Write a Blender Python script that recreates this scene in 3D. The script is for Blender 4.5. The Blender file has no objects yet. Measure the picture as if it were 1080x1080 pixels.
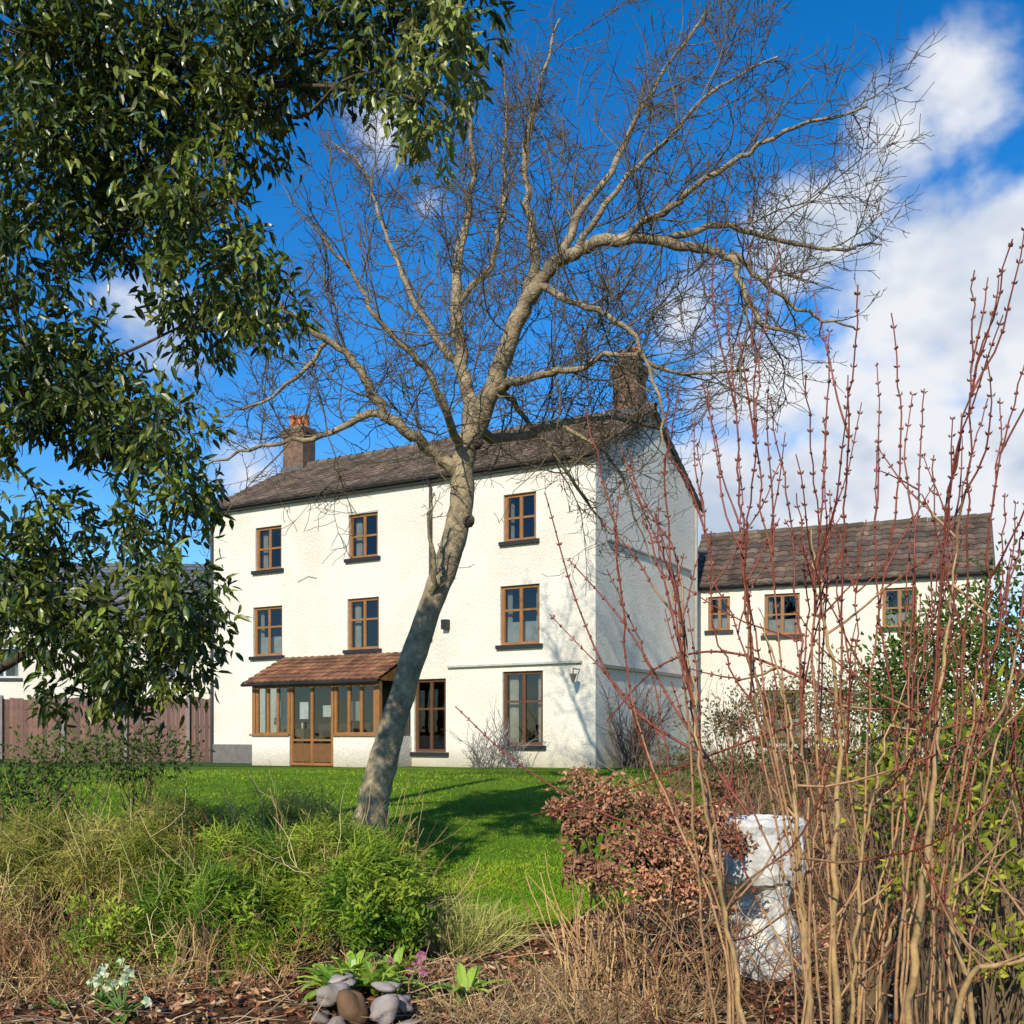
import bpy, math
import numpy as np
from mathutils import Vector
R=np.random.default_rng(11)
F=1107.0; EYE=1.6; HZ=775.0
def P(px,py,d): return np.array([(px-540)/F*d, d, EYE+(HZ-py)/F*d])
def gz(x,y):
    x=np.asarray(x,float); y=np.asarray(y,float)
    t=np.clip((y-7)/16,0,1); s=3*t*t-2*t*t*t
    w=np.clip((12-y)/5,0,1)
    return .77*s + w*(.035*np.sin(1.7*x+.6*y)+.03*np.sin(2.9*y-1.3*x)) - .035*w
scn=bpy.context.scene
# ---------------------------------------------------------------- helpers
def empty(name,loc=(0,0,0),rz=0):
    e=bpy.data.objects.new(name,None); scn.collection.objects.link(e)
    e.location=loc; e.rotation_euler=(0,0,rz); e.empty_display_size=.3; return e
class Acc:
    def __init__(s): s.V=[];s.L=[];s.N=[];s.C=[];s.n=0
    def add(s,V,faces,col):
        V=np.asarray(V,float).reshape(-1,3); faces=np.asarray(faces,int)
        k=faces.shape[1]
        s.V.append(V); s.L.append((faces+s.n).ravel()); s.N.append(np.full(len(faces),k))
        c=np.asarray(col,float)
        if c.ndim==1: c=np.tile(c,(len(V),1))
        s.C.append(c[:,:3]); s.n+=len(V)
    def build(s,name,mat,parent=None,smooth=False):
        if not s.V: return None
        V=np.concatenate(s.V);L=np.concatenate(s.L);N=np.concatenate(s.N);C=np.concatenate(s.C)
        m=bpy.data.meshes.new(name)
        m.vertices.add(len(V)); m.vertices.foreach_set("co",V.astype(np.float32).ravel())
        m.loops.add(len(L)); m.loops.foreach_set("vertex_index",L.astype(np.int32))
        m.polygons.add(len(N)); st=np.concatenate([[0],np.cumsum(N)[:-1]])
        m.polygons.foreach_set("loop_start",st.astype(np.int32))
        m.update(calc_edges=True)
        a=m.color_attributes.new("Col",'FLOAT_COLOR','POINT')
        a.data.foreach_set("color",np.hstack([C,np.ones((len(C),1))]).astype(np.float32).ravel())
        m.polygons.foreach_set("use_smooth",np.full(len(N),smooth))
        m.validate()
        m.materials.append(mat)
        o=bpy.data.objects.new(name,m); scn.collection.objects.link(o)
        if parent: o.parent=parent
        return o
BF=np.array([[0,3,2,1],[4,5,6,7],[0,1,5,4],[1,2,6,5],[2,3,7,6],[3,0,4,7]])
def box(A,x0,x1,y0,y1,z0,z1,col=(1,1,1)):
    A.add([[x0,y0,z0],[x1,y0,z0],[x1,y1,z0],[x0,y1,z0],[x0,y0,z1],[x1,y0,z1],[x1,y1,z1],[x0,y1,z1]],BF,col)
def norm(v): return v/np.maximum(np.linalg.norm(v,axis=-1,keepdims=True),1e-9)
def tube(A,pts,rad,sides=5,col=(1,1,1),rough=0):
    pts=np.asarray(pts,float); n=len(pts); rad=np.asarray(rad,float)
    T=norm(np.gradient(pts,axis=0))
    m=norm(pts[-1]-pts[0]); ref=np.array([1.,0,0]) if abs(m[0])<.7 else np.array([0,1.,0])
    U=norm(np.cross(T,ref)); W=np.cross(T,U)
    a=np.arange(sides)/sides*2*math.pi
    rr=np.repeat(rad[:,None],sides,1)
    if rough: rr=rr*(1+rough*R.normal(size=rr.shape))
    V=pts[:,None]+rr[...,None]*(np.cos(a)[None,:,None]*U[:,None]+np.sin(a)[None,:,None]*W[:,None])
    i=np.arange(n-1)[:,None]*sides; j=np.arange(sides)[None]; k=(j+1)%sides
    f=np.stack([i+j,i+k,i+sides+k,i+sides+j],-1).reshape(-1,4)
    c=np.asarray(col,float)
    if c.ndim==2: c=np.repeat(c,sides,0)
    A.add(V.reshape(-1,3),f,c)
def spline(ctrl,step=6):
    c=np.asarray(ctrl,float); c=np.vstack([2*c[0]-c[1],c,2*c[-1]-c[-2]]); out=[]
    for i in range(1,len(c)-2):
        for t in np.arange(step)/step:
            out.append(.5*((2*c[i])+(-c[i-1]+c[i+1])*t+(2*c[i-1]-5*c[i]+4*c[i+1]-c[i+2])*t*t+(-c[i-1]+3*c[i]-3*c[i+1]+c[i+2])*t**3))
    out.append(c[-2]); return np.array(out)
def leaves(A,pos,d,L,W,col,fold=.25):
    n=len(pos); d=norm(d); r=R.normal(size=(n,3)); s=norm(np.cross(d,r)); u=np.cross(s,d)
    L=np.broadcast_to(L,(n,)); W=np.broadcast_to(W,(n,))
    b=pos; tip=pos+d*L[:,None]-u*(L*.12)[:,None]; mid=pos+d*(L*.45)[:,None]
    l=mid+s*(W*.5)[:,None]+u*(W*fold)[:,None]; rr=mid-s*(W*.5)[:,None]+u*(W*fold)[:,None]
    V=np.stack([b,l,tip,rr],1).reshape(-1,3)
    i=np.arange(n)[:,None]*4
    f=np.concatenate([i+np.array([[0,2,1]]),i+np.array([[0,3,2]])])
    A.add(V,f,np.repeat(np.broadcast_to(col,(n,3)),4,0))
def leaves6(A,pos,d,L,W,col,fold=.2,upb=0):
    n=len(pos); d=norm(d); r=R.normal(size=(n,3))+[0,0,upb]; s=norm(np.cross(d,r)); u=np.cross(s,d)
    L=np.broadcast_to(L,(n,))[:,None]; W=np.broadcast_to(W,(n,))[:,None]
    m1=pos+d*L*.28; m2=pos+d*L*.66-u*L*.05; tip=pos+d*L-u*L*.16
    V=np.stack([pos,m1,m2,tip,m1+s*W*.45+u*W*fold,m2+s*W*.42+u*W*fold,m1-s*W*.45+u*W*fold,m2-s*W*.42+u*W*fold],1).reshape(-1,3)
    i=np.arange(n)[:,None]*8; c=np.repeat(np.broadcast_to(col,(n,3)),8,0); V0=A.n
    A.add(V,np.concatenate([i+np.array([[1,2,5,4]]),i+np.array([[1,6,7,2]])]),c)
    T3=np.concatenate([i+np.array([[0,1,4]]),i+np.array([[0,6,1]]),i+np.array([[2,3,5]]),i+np.array([[2,7,3]])])
    A.L.append((T3+V0).ravel()); A.N.append(np.full(len(T3),3))
def blades(A,pos,d,L,W,col,droop=.3):
    n=len(pos); d=norm(d); L=np.broadcast_to(L,(n,)); W=np.broadcast_to(W,(n,))
    s=norm(np.cross(d,R.normal(size=(n,3))))*(W*.5)[:,None]
    mid=pos+d*(L*.55)[:,None]; tip=pos+d*L[:,None]; tip[:,2]-=droop*L; mid[:,2]-=droop*L*.25
    V=np.stack([pos-s,pos+s,mid+s*.8,mid-s*.8,tip],1).reshape(-1,3)
    i=np.arange(n)[:,None]*5; c=np.repeat(np.broadcast_to(col,(n,3)),5,0)
    V0=A.n
    A.add(V,i+np.array([[0,1,2,3]]),c)
    A.L.append((i+np.array([[3,2,4]])+V0).ravel()); A.N.append(np.full(n,3))
def mixc(a,b,t): a=np.array(a);b=np.array(b); return a+(b-a)*np.asarray(t)[:,None]
def jit(c,n,s=.25):
    return np.clip(np.array(c)*(1+s*R.normal(size=(n,1)))*(1+.08*R.normal(size=(n,3))),.002,1.3)
# ---------------------------------------------------------------- materials
def M(name):
    m=bpy.data.materials.new(name); m.use_nodes=True; nt=m.node_tree
    b=nt.nodes['Principled BSDF']; return m,nt,b
def noise(nt,scale,detail=5,rough=.6,vec=None):
    n=nt.nodes.new('ShaderNodeTexNoise'); n.inputs['Scale'].default_value=scale; n.inputs['Detail'].default_value=detail; n.inputs['Roughness'].default_value=rough
    if vec is None:
        tc=nt.nodes.new('ShaderNodeTexCoord'); vec=tc.outputs['Object']
    nt.links.new(vec,n.inputs['Vector']); return n
def ramp(nt,src,stops):
    r=nt.nodes.new('ShaderNodeValToRGB'); e=r.color_ramp.elements
    while len(e)<len(stops): e.new(.5)
    for q,(p,c) in zip(e,stops): q.position=p; q.color=(*c,1) if len(c)==3 else c
    nt.links.new(src,r.inputs[0]); return r
def bump(nt,b,src,st=.5,dist=.02):
    n=nt.nodes.new('ShaderNodeBump'); n.inputs['Strength'].default_value=st; n.inputs['Distance'].default_value=dist
    nt.links.new(src,n.inputs['Height']); nt.links.new(n.outputs[0],b.inputs['Normal']); return n
def mulc(nt,a,bb,mode='MULTIPLY',fac=1):
    m=nt.nodes.new('ShaderNodeMix'); m.data_type='RGBA'; m.blend_type=mode; m.inputs[0].default_value=fac
    nt.links.new(a,m.inputs[6]); nt.links.new(bb,m.inputs[7]); return m.outputs[2]
def vcol(name,rough=.8,nscale=None,nst=.4,tr=0,spec=.3,bst=0,bdist=.01,bscale=None):
    m,nt,b=M(name); a=nt.nodes.new('ShaderNodeAttribute'); a.attribute_name='Col'; c=a.outputs['Color']
    if nscale:
        n=noise(nt,nscale,4); r=ramp(nt,n.outputs[0],[(.3,(1-nst,)*3),(.7,(1+nst*.6,)*3)]); c=mulc(nt,c,r.outputs[0])
    nt.links.new(c,b.inputs['Base Color']); b.inputs['Roughness'].default_value=rough; b.inputs['Specular IOR Level'].default_value=spec
    if bst: n2=noise(nt,bscale or 30,4); bump(nt,b,n2.outputs[0],bst,bdist)
    if tr:
        t=nt.nodes.new('ShaderNodeBsdfTranslucent'); nt.links.new(c,t.inputs[0]); mx=nt.nodes.new('ShaderNodeMixShader'); mx.inputs[0].default_value=tr
        nt.links.new(b.outputs[0],mx.inputs[1]); nt.links.new(t.outputs[0],mx.inputs[2]); nt.links.new(mx.outputs[0],nt.nodes['Material Output'].inputs[0])
    return m
m_leaf=vcol('leaf_glossy',.36,tr=.2,spec=.5)
m_soft=vcol('leaf_soft',.7,tr=.3,spec=.2)
m_grass=vcol('grass_blade',.8,spec=.1)
m_dry=vcol('dry_stem',.85,spec=.15)
m_twig=vcol('twig_bark',.9,spec=.15)
m_bark=vcol('bark',.9,9,.5,bst=.9,bdist=.03,bscale=28)
m_stem=vcol('young_stem',.5,40,.35,spec=.4)
m_paint=vcol('timber_and_trim',.5,6,.2,spec=.4)
m_tile=vcol('roof_tile',.85,1.7,.5)
m_stone=vcol('stone',.9,6,.38,bst=.7,bdist=.015,bscale=18,spec=.1)
def wallmat():
    m,nt,b=M('pebbledash_render')
    n=noise(nt,.5,5,.6); r=ramp(nt,n.outputs[0],[(.3,(.69,.63,.51)),(.55,(.80,.745,.625)),(.8,(.83,.78,.67))])
    n3=noise(nt,22,3,.7); r3=ramp(nt,n3.outputs[0],[(.25,(.78,.77,.76)),(.55,(1,1,1))]); c=mulc(nt,r.outputs[0],r3.outputs[0])
    tc=nt.nodes.new('ShaderNodeTexCoord')
    sp=nt.nodes.new('ShaderNodeSeparateXYZ'); nt.links.new(tc.outputs['Object'],sp.inputs[0])
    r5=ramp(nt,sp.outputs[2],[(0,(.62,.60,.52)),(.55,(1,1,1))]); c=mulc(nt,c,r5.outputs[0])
    nt.links.new(c,b.inputs['Base Color']); b.inputs['Roughness'].default_value=.95; b.inputs['Specular IOR Level'].default_value=.1
    n2=noise(nt,13,4,.7); bump(nt,b,n2.outputs[0],1,.032); return m
m_wall=wallmat()
def glassmat():
    m,nt,b=M('window_glass'); nt.nodes.remove(b); out=nt.nodes['Material Output']
    g=nt.nodes.new('ShaderNodeBsdfGlossy'); g.inputs['Roughness'].default_value=.02; g.inputs[0].default_value=(.9,.95,1,1)
    t=nt.nodes.new('ShaderNodeBsdfTransparent'); t.inputs[0].default_value=(.6,.65,.65,1)
    fr=nt.nodes.new('ShaderNodeFresnel'); fr.inputs[0].default_value=1.6
    n=noise(nt,1.1,2); bm=nt.nodes.new('ShaderNodeBump'); bm.inputs['Strength'].default_value=.2; bm.inputs['Distance'].default_value=.05; nt.links.new(n.outputs[0],bm.inputs['Height']); nt.links.new(bm.outputs[0],g.inputs['Normal'])
    mx=nt.nodes.new('ShaderNodeMixShader'); nt.links.new(fr.outputs[0],mx.inputs[0]); nt.links.new(t.outputs[0],mx.inputs[1]); nt.links.new(g.outputs[0],mx.inputs[2]); nt.links.new(mx.outputs[0],out.inputs[0]); return m
m_glass=glassmat()
def brickmat():
    m,nt,b=M('chimney_brick'); tc=nt.nodes.new('ShaderNodeTexCoord')
    sp=nt.nodes.new('ShaderNodeSeparateXYZ'); nt.links.new(tc.outputs['Object'],sp.inputs[0])
    ad=nt.nodes.new('ShaderNodeMath'); nt.links.new(sp.outputs[0],ad.inputs[0]); nt.links.new(sp.outputs[1],ad.inputs[1])
    cb=nt.nodes.new('ShaderNodeCombineXYZ'); nt.links.new(ad.outputs[0],cb.inputs[0]); nt.links.new(sp.outputs[2],cb.inputs[1])
    br=nt.nodes.new('ShaderNodeTexBrick'); br.inputs['Scale'].default_value=4.4; nt.links.new(cb.outputs[0],br.inputs[0])
    br.inputs[1].default_value=(.24,.12,.07,1); br.inputs[2].default_value=(.12,.075,.05,1); br.inputs[3].default_value=(.2,.17,.13,1); br.inputs['Mortar Size'].default_value=.022
    n=noise(nt,5); r=ramp(nt,n.outputs[0],[(.3,(.45,.45,.45)),(.7,(1.2,1.15,1))])
    nt.links.new(mulc(nt,br.outputs[0],r.outputs[0]),b.inputs[0]); b.inputs['Roughness'].default_value=.9; bump(nt,b,br.outputs[1],-.5,.02); return m
m_brick=brickmat()
def groundmat():
    m,nt,b=M('soil_and_litter'); n=noise(nt,3.5,6,.7); r=ramp(nt,n.outputs[0],[(.3,(.045,.026,.015)),(.5,(.14,.08,.045)),(.68,(.26,.17,.10))])
    n2=noise(nt,30,5,.8); r2=ramp(nt,n2.outputs[0],[(.35,(.4,.4,.4)),(.65,(1.4,1.3,1.2))]); c=mulc(nt,r.outputs[0],r2.outputs[0])
    tc=nt.nodes.new('ShaderNodeTexCoord'); sp=nt.nodes.new('ShaderNodeSeparateXYZ'); nt.links.new(tc.outputs['Object'],sp.inputs[0])
    mr=nt.nodes.new('ShaderNodeMapRange'); mr.inputs[1].default_value=22; mr.inputs[2].default_value=27; nt.links.new(sp.outputs[1],mr.inputs[0])
    g=nt.nodes.new('ShaderNodeRGB'); g.outputs[0].default_value=(.06,.12,.025,1)
    mx=nt.nodes.new('ShaderNodeMix'); mx.data_type='RGBA'; nt.links.new(mr.outputs[0],mx.inputs[0]); nt.links.new(c,mx.inputs[6]); nt.links.new(g.outputs[0],mx.inputs[7])
    nt.links.new(mx.outputs[2],b.inputs[0]); b.inputs['Roughness'].default_value=1; b.inputs['Specular IOR Level'].default_value=.1; bump(nt,b,n2.outputs[0],1,.05); return m
def lawnmat():
    m,nt,b=M('lawn_turf'); n=noise(nt,.9,5,.6); r=ramp(nt,n.outputs[0],[(.3,(.09,.17,.01)),(.55,(.15,.27,.015)),(.75,(.25,.33,.03))])
    n2=noise(nt,45,3,.8); r2=ramp(nt,n2.outputs[0],[(.3,(.5,.5,.5)),(.7,(1.2,1.2,1.2))]); nt.links.new(mulc(nt,r.outputs[0],r2.outputs[0]),b.inputs[0])
    b.inputs['Roughness'].default_value=1; b.inputs['Specular IOR Level'].default_value=.1; bump(nt,b,n2.outputs[0],1,.03); return m
# ---------------------------------------------------------------- ground + lawn
def grid(A,xs,ys,zoff=0,col=(1,1,1)):
    X,Y=np.meshgrid(xs,ys); Z=gz(X,Y)+zoff; nx=len(xs)
    i=(np.arange(len(ys)-1)[:,None]*nx+np.arange(nx-1)[None]).ravel()
    A.add(np.stack([X,Y,Z],-1).reshape(-1,3),np.stack([i,i+1,i+nx+1,i+nx],1),col)
A=Acc(); xs=np.concatenate([[-900,-300,-100,-50],np.arange(-30,31,.4),[50,100,300,900]]); ys=np.concatenate([[-900,-200,-40,-10],np.arange(0,40,.4),[60,100,300,900]])
grid(A,xs,ys); A.build('ground',groundmat(),smooth=True)
LX0=lambda y: np.interp(y,[8.8,9.5,11,13,16,30],[-.3,-.9,-1.9,-6,-12,-15])+.08*np.sin(7*y)
LX1=lambda y: np.interp(y,[8.8,9.5,11,13,16,30],[.5,1.0,2.4,3.8,6.0,10])+.08*np.sin(6*y+1)
A=Acc(); ys=np.arange(8.8,26,.15); t=np.linspace(0,1,60); X=LX0(ys)[:,None]*(1-t)+LX1(ys)[:,None]*t; Y=np.repeat(ys[:,None],60,1)
i=(np.arange(len(ys)-1)[:,None]*60+np.arange(59)[None]).ravel()
A.add(np.stack([X,Y,gz(X,Y)+.03],-1).reshape(-1,3),np.stack([i,i+1,i+61,i+60],1),(1,1,1))
lawn=A.build('lawn',lawnmat(),smooth=True)
n=120000; y=8.8+14.5*R.random(n)**1.6; x=LX0(y)+(LX1(y)-LX0(y))*R.random(n); 
A=Acc(); d=R.normal(size=(n,3))*.45; d[:,2]=1
patch=np.clip(.5+.4*np.sin(x*1.3+2*np.sin(y*.9))*np.sin(y*1.1)+.35*np.sin(x*3.7+y*2.1)*np.sin(y*4.3-x),0,1)
blades(A,np.stack([x,y,gz(x,y)+.02],1),d,R.uniform(.03,.085,n)*(.75+.6*patch),.0095,jit((1,1,1),n,.25)*mixc((.11,.24,.012),(.42,.46,.045),patch*R.random(n)),.3)
A.build('grass_blades',m_grass,lawn)
# ---------------------------------------------------------------- roofs and windows
def roof(A,O,a,La,u,Lu,row=.3,tw=.3,base=(.17,.125,.085),amp=.03):
    O=np.array(O,float);a=np.array(a,float);u=norm(np.array(u,float)); n=np.cross(a,u); 
    if n[2]<0: n=-n
    rows=int(round(Lu/row)); row=Lu/rows; nx=int(La/tw*6); xs=np.linspace(0,La,nx+1)
    prof=amp*np.abs(np.sin(xs/tw*math.pi))**.8
    for r in range(rows):
        col=R.uniform(.62,1.35,int(La/tw)+2)[np.floor(xs/tw+1e-6).astype(int)]
        tint=np.array(base)[None]*col[:,None]*(1+.04*R.normal(size=3))
        jig=.005*R.normal(size=nx+1)
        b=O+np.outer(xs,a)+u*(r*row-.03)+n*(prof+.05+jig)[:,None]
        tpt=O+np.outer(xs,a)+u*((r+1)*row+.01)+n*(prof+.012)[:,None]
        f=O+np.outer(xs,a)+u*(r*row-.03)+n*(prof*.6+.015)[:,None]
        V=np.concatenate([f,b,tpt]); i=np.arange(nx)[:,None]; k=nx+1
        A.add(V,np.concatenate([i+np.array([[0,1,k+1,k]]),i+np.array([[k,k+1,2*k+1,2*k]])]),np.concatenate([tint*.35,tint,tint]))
WOOD=(.29,.13,.036); DW=(.11,.05,.022); BLK=(.02,.02,.022)  # DW: frame brown darkened to paint in the ground-floor shade
def wallholes(A,x0,x1,z0,z1,holes,y=0,rev=.14):
    xs=sorted({x0,x1,*[h[0] for h in holes],*[h[1] for h in holes]}); zs=sorted({z0,z1,*[h[2] for h in holes],*[h[3] for h in holes]})
    for i in range(len(xs)-1):
        for j in range(len(zs)-1):
            cx=(xs[i]+xs[i+1])/2; cz=(zs[j]+zs[j+1])/2
            if any(h[0]<cx<h[1] and h[2]<cz<h[3] for h in holes): continue
            A.add([[xs[i],y,zs[j]],[xs[i+1],y,zs[j]],[xs[i+1],y,zs[j+1]],[xs[i],y,zs[j+1]]],[[0,1,2,3]],(1,1,1))
    for a,b,c,d in holes:
        for q in ([[a,y,c],[a,y,d],[a,y+rev,d],[a,y+rev,c]],[[b,y,d],[b,y,c],[b,y+rev,c],[b,y+rev,d]],[[a,y,d],[b,y,d],[b,y+rev,d],[a,y+rev,d]],[[b,y,c],[a,y,c],[a,y+rev,c],[b,y+rev,c]]):
            A.add(q,[[0,1,2,3]],(1,1,1))
def window(Fa,Gl,Cu,x0,x1,z0,z1,y=.07,col=WOOD,cols=2,bars=(.5,),sill=True,curt=1):
    e=.002; f=.075; x0+=e;x1-=e;z0+=e;z1-=e
    box(Fa,x0,x0+f,y,y+.07,z0,z1,col); box(Fa,x1-f,x1,y,y+.07,z0,z1,col)
    box(Fa,x0+f,x1-f,y,y+.07,z0,z0+f,col); box(Fa,x0+f,x1-f,y,y+.07,z1-f,z1,col)
    w=(x1-x0-2*f)/cols
    for c in range(1,cols): box(Fa,x0+f+c*w-.03,x0+f+c*w+.03,y+.003,y+.067,z0+f,z1-f,col)
    for bb in bars:
        zz=z0+f+(z1-z0-2*f)*bb
        for c in range(cols):
            box(Fa,x0+f+c*w+(.03 if c else 0),x0+f+(c+1)*w-(.03 if c<cols-1 else 0),y+.006,y+.06,zz-.027,zz+.027,col)
    for c in range(cols):
        a=x0+f+c*w+(.03 if c else 0); b=x0+f+(c+1)*w-(.03 if c<cols-1 else 0)
        for q in ((a,a+.022),(b-.022,b)): box(Fa,q[0],q[1],y+.012,y+.05,z0+f,z1-f,np.array(col)*.8)
    Gl.add([[x0,y+.035,z0],[x1,y+.035,z0],[x1,y+.035,z1],[x0,y+.035,z1]],[[0,1,2,3]],(1,1,1))
    if sill: box(Fa,x0-.1,x1+.1,-.09,y,z0-.1,z0-.004,BLK)
    if curt:
        W=x1-x0
        for s,(a,b) in enumerate(((x0+.02,x0+W*R.uniform(.12,.26)),(x1-W*R.uniform(.12,.26),x1-.02))):
            xx=np.linspace(a,b,14); yy=y+.2+.03*np.sin(np.arange(14)*2.1)
            V=np.concatenate([np.stack([xx,yy,np.full(14,z0-.05)],1),np.stack([xx,yy,np.full(14,z1+.05)],1)]); i=np.arange(13)[:,None]
            Cu.add(V,i+np.array([[0,1,15,14]]),(.6,.56,.48))
        if curt>1: Cu.add([[x0,y+.17,z0-.02],[x1,y+.17,z0-.02],[x1,y+.17,z0+.4*(z1-z0)],[x0,y+.17,z0+.4*(z1-z0)]],[[0,1,2,3]],(.45,.45,.43))
def chimney(par,x0,x1,y0,y1,z0,z1,pots,name):
    A=Acc(); box(A,x0,x1,y0,y1,z0,z1-.32); box(A,x0-.03,x1+.03,y0-.03,y1+.03,z1-.32,z1-.2); box(A,x0-.06,x1+.06,y0-.06,y1+.06,z1-.2,z1-.06)
    A.build(name,m_brick,par)
    A=Acc(); box(A,x0-.02,x1+.02,y0-.02,y1+.02,z1-.06,z1,(.25,.23,.2)); box(A,x0-.05,x1+.05,y0-.05,y0-.003,z0+.15,z0+.5,(.12,.12,.12))
    for (px,py,h) in pots:
        zz=np.array([0,.03,.06,h-.08,h-.07,h,h,h-.2])+z1; rr=np.array([.13,.13,.115,.095,.125,.125,.085,.08])
        pt=np.stack([np.full(8,px),np.full(8,py),zz],1); a=np.arange(12)/12*2*math.pi
        V=pt[:,None]+rr[:,None,None]*np.stack([np.cos(a),np.sin(a),0*a],1)[None]
        i=np.arange(7)[:,None]*12; j=np.arange(12)[None]; k=(j+1)%12
        A.add(V.reshape(-1,3),np.stack([i+j,i+k,i+12+k,i+12+j],-1).reshape(-1,4),(.5,.17,.07))
    A.build(name+'_pots',m_stone,par)
# ---------------------------------------------------------------- main farmhouse
ang=math.atan2(-.5026,.8645)
H=empty('farmhouse',(1.99,25,.77),ang)
EV=7.62; AP=9.5; W=6.9; L=12.7; b=.83
Wl=Acc();Fa=Acc();Gl=Acc();Cu=Acc();Dk=Acc()
top=[(2.08,.93,6.0,4.82,1),(6.98,1.0,6.02,4.81,1),(10.42,1.0,6.0,4.75,1)]
mid=[(2.08,1.12,3.72,2.24,2),(6.98,1.08,3.72,2.32,1),(10.45,1.12,3.70,2.27,2)]
gr=[(2.0,1.15,1.58,-.26,1),(4.78,1.0,1.46,-.45,0)]
holes=[];wins=[]
for lst,col in ((top,WOOD),(mid,WOOD),(gr,DW)):
    for s,w,zt,zb,c in lst:
        h=(-s-w/2,-s+w/2,zb+b,zt+b); holes.append(h); wins.append((h,col,c))
wallholes(Wl,-L,0,-.3,EV,holes)
Wl.add([[0,0,-.3],[0,W,-.3],[0,W,EV],[0,W/2,AP-.02],[0,0,EV]],[[0,1,2,3,4]],(1,1,1))
Wl.add([[-L,W,-.3],[-L,0,-.3],[-L,0,EV],[-L,W/2,AP-.02],[-L,W,EV]],[[0,1,2,3,4]],(1,1,1))
Wl.add([[0,W,-.3],[-L,W,-.3],[-L,W,EV],[0,W,EV]],[[0,1,2,3]],(1,1,1))
for h,col,c in wins:
    window(Fa,Gl,Cu,*h,col=col,curt=c,bars=(.5,) if h[3]-h[2]<1.3 else (.6,),cols=2)
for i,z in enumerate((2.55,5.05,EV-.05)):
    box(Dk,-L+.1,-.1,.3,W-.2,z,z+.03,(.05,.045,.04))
box(Dk,-L+.1,-.1,2.2,2.25,0,EV-.2,(.04,.035,.03))  # near-black sheet stands in for the shade of the unlit rooms
TR=(.2,.19,.17)
box(Fa,-4.2,-.35,-.09,-.003,1.73+b,1.78+b,(.5,.46,.38)); box(Fa,.003,.1,.25,W-.1,1.62+b,1.70+b,TR); box(Fa,.003,.06,.6,W-.6,4.72+b,4.77+b,(.3,.29,.27))
box(Fa,-L+.01,-9.95,-.06,-.003,-.3,.55,(.16,.15,.13))
box(Fa,-L-.1,.1,-.16,-.003,EV-.22,EV-.06,(.05,.045,.04)); tube(Fa,[[-L-.12,-.23,EV-.1],[.12,-.23,EV-.1]],[.06,.06],8,BLK)
for pt in ([[-4.72,-.2,EV-.15],[-4.72,-.07,EV-.35],[-4.72,-.07,3.3],[-5.42,-.07,2.9],[-5.42,-.07,0]],[[-L+.08,-.2,EV-.15],[-L+.08,-.07,EV-.35],[-L+.08,-.07,0]]):
    tube(Fa,pt,[.038]*len(pt),7,(.04,.035,.03))
tube(Fa,[[.06,W-.25,EV-.1],[.06,W-.25,0]],[.05,.05],7,(.35,.34,.3))
box(Fa,-4.33,-4.15,-.16,-.003,2.95+.6,3.2+.6,BLK); tube(Fa,[[-.42,-.01,2.4],[-.42,-.35,2.4],[-.42,-.35,2.28]],[.015]*3,5,BLK); tube(Fa,[[-.42,-.35,2.28],[-.42,-.35,2.05]],[.1,.02],8,(.25,.2,.15))
tube(Fa,[[-8.6,-.02,5.2],[-8.9,-.03,5.28],[-9.3,-.02,5.15]],[.008]*3,4,(.2,.2,.2))
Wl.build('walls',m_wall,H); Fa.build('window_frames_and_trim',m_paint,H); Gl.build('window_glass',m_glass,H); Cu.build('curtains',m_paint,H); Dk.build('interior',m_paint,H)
sl=math.hypot(W/2,AP-EV); su=np.array([0,W/2,AP-EV])/sl
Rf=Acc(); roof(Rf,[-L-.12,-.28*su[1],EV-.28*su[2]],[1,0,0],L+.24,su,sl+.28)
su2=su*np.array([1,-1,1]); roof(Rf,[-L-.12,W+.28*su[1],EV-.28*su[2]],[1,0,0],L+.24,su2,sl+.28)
xx=np.arange(-L-.12,.12,.45)
for q in xx: tube(Rf,[[q,W/2,AP+.03],[min(q+.44,.12),W/2,AP+.045]],[.13,.14],8,np.array((.17,.13,.09))*R.uniform(.7,1.2))
for s2,y0 in ((su,-.25),(su2,W+.25)):
    for xv in (.1,-L-.1):
        p0=np.array([xv,y0,EV-.25*su[2]*1.0-.06]); p1=p0+s2*(sl+.22); tube(Rf,[p0,p1],[.06,.06],4,(.1,.09,.08))
Rf.build('roof',m_tile,H)
chimney(H,-1.0,-.28,W/2-.3,W/2+.3,AP-.5,9.95+b,[(-.82,W/2,.38),(-.46,W/2,.45)],'chimney_stack')
chimney(H,-L-.05,-L+.8,W/2-.3,W/2+.3,AP-.5,10.2+b-.25,[(-L+.1,W/2,.5),(-L+.37,W/2,.42),(-L+.64,W/2,.42)],'chimney_stack_brick')
px0,px1,py=-9.7,-5.36,-1.4; PE=1.43+b; PT=2.12+b
Pw=Acc();Pf=Acc();Pg=Acc();Pr=Acc();Pc=Acc()
box(Pw,px0,-8.35,py,py+.12,-.1,.8); box(Pw,-6.85,px1,py,py+.12,-.1,.8); box(Pw,px0,px0+.12,py+.122,-.002,-.1,.8); box(Pw,px1-.12,px1,py+.122,-.002,-.1,.8)
def pframe(x0,x1,z0,z1,cols,bars=()):
    A2=Acc();G2=Acc(); window(A2,G2,Pc,x0,x1,z0,z1,y=0,cols=cols,bars=bars,sill=False,curt=0)
    for s,t in ((A2,Pf),(G2,Pg)):
        for k in range(len(s.V)): t.V.append(s.V[k]+np.array([0,py+.02,0])); t.C.append(s.C[k])
        for k in range(len(s.L)): t.L.append(s.L[k]+t.n); t.N.append(s.N[k])
        t.n+=s.n
pframe(px0+.12,-8.36,.82,PE-.1,3); pframe(-6.84,px1-.12,.82,PE-.1,3)
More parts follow.
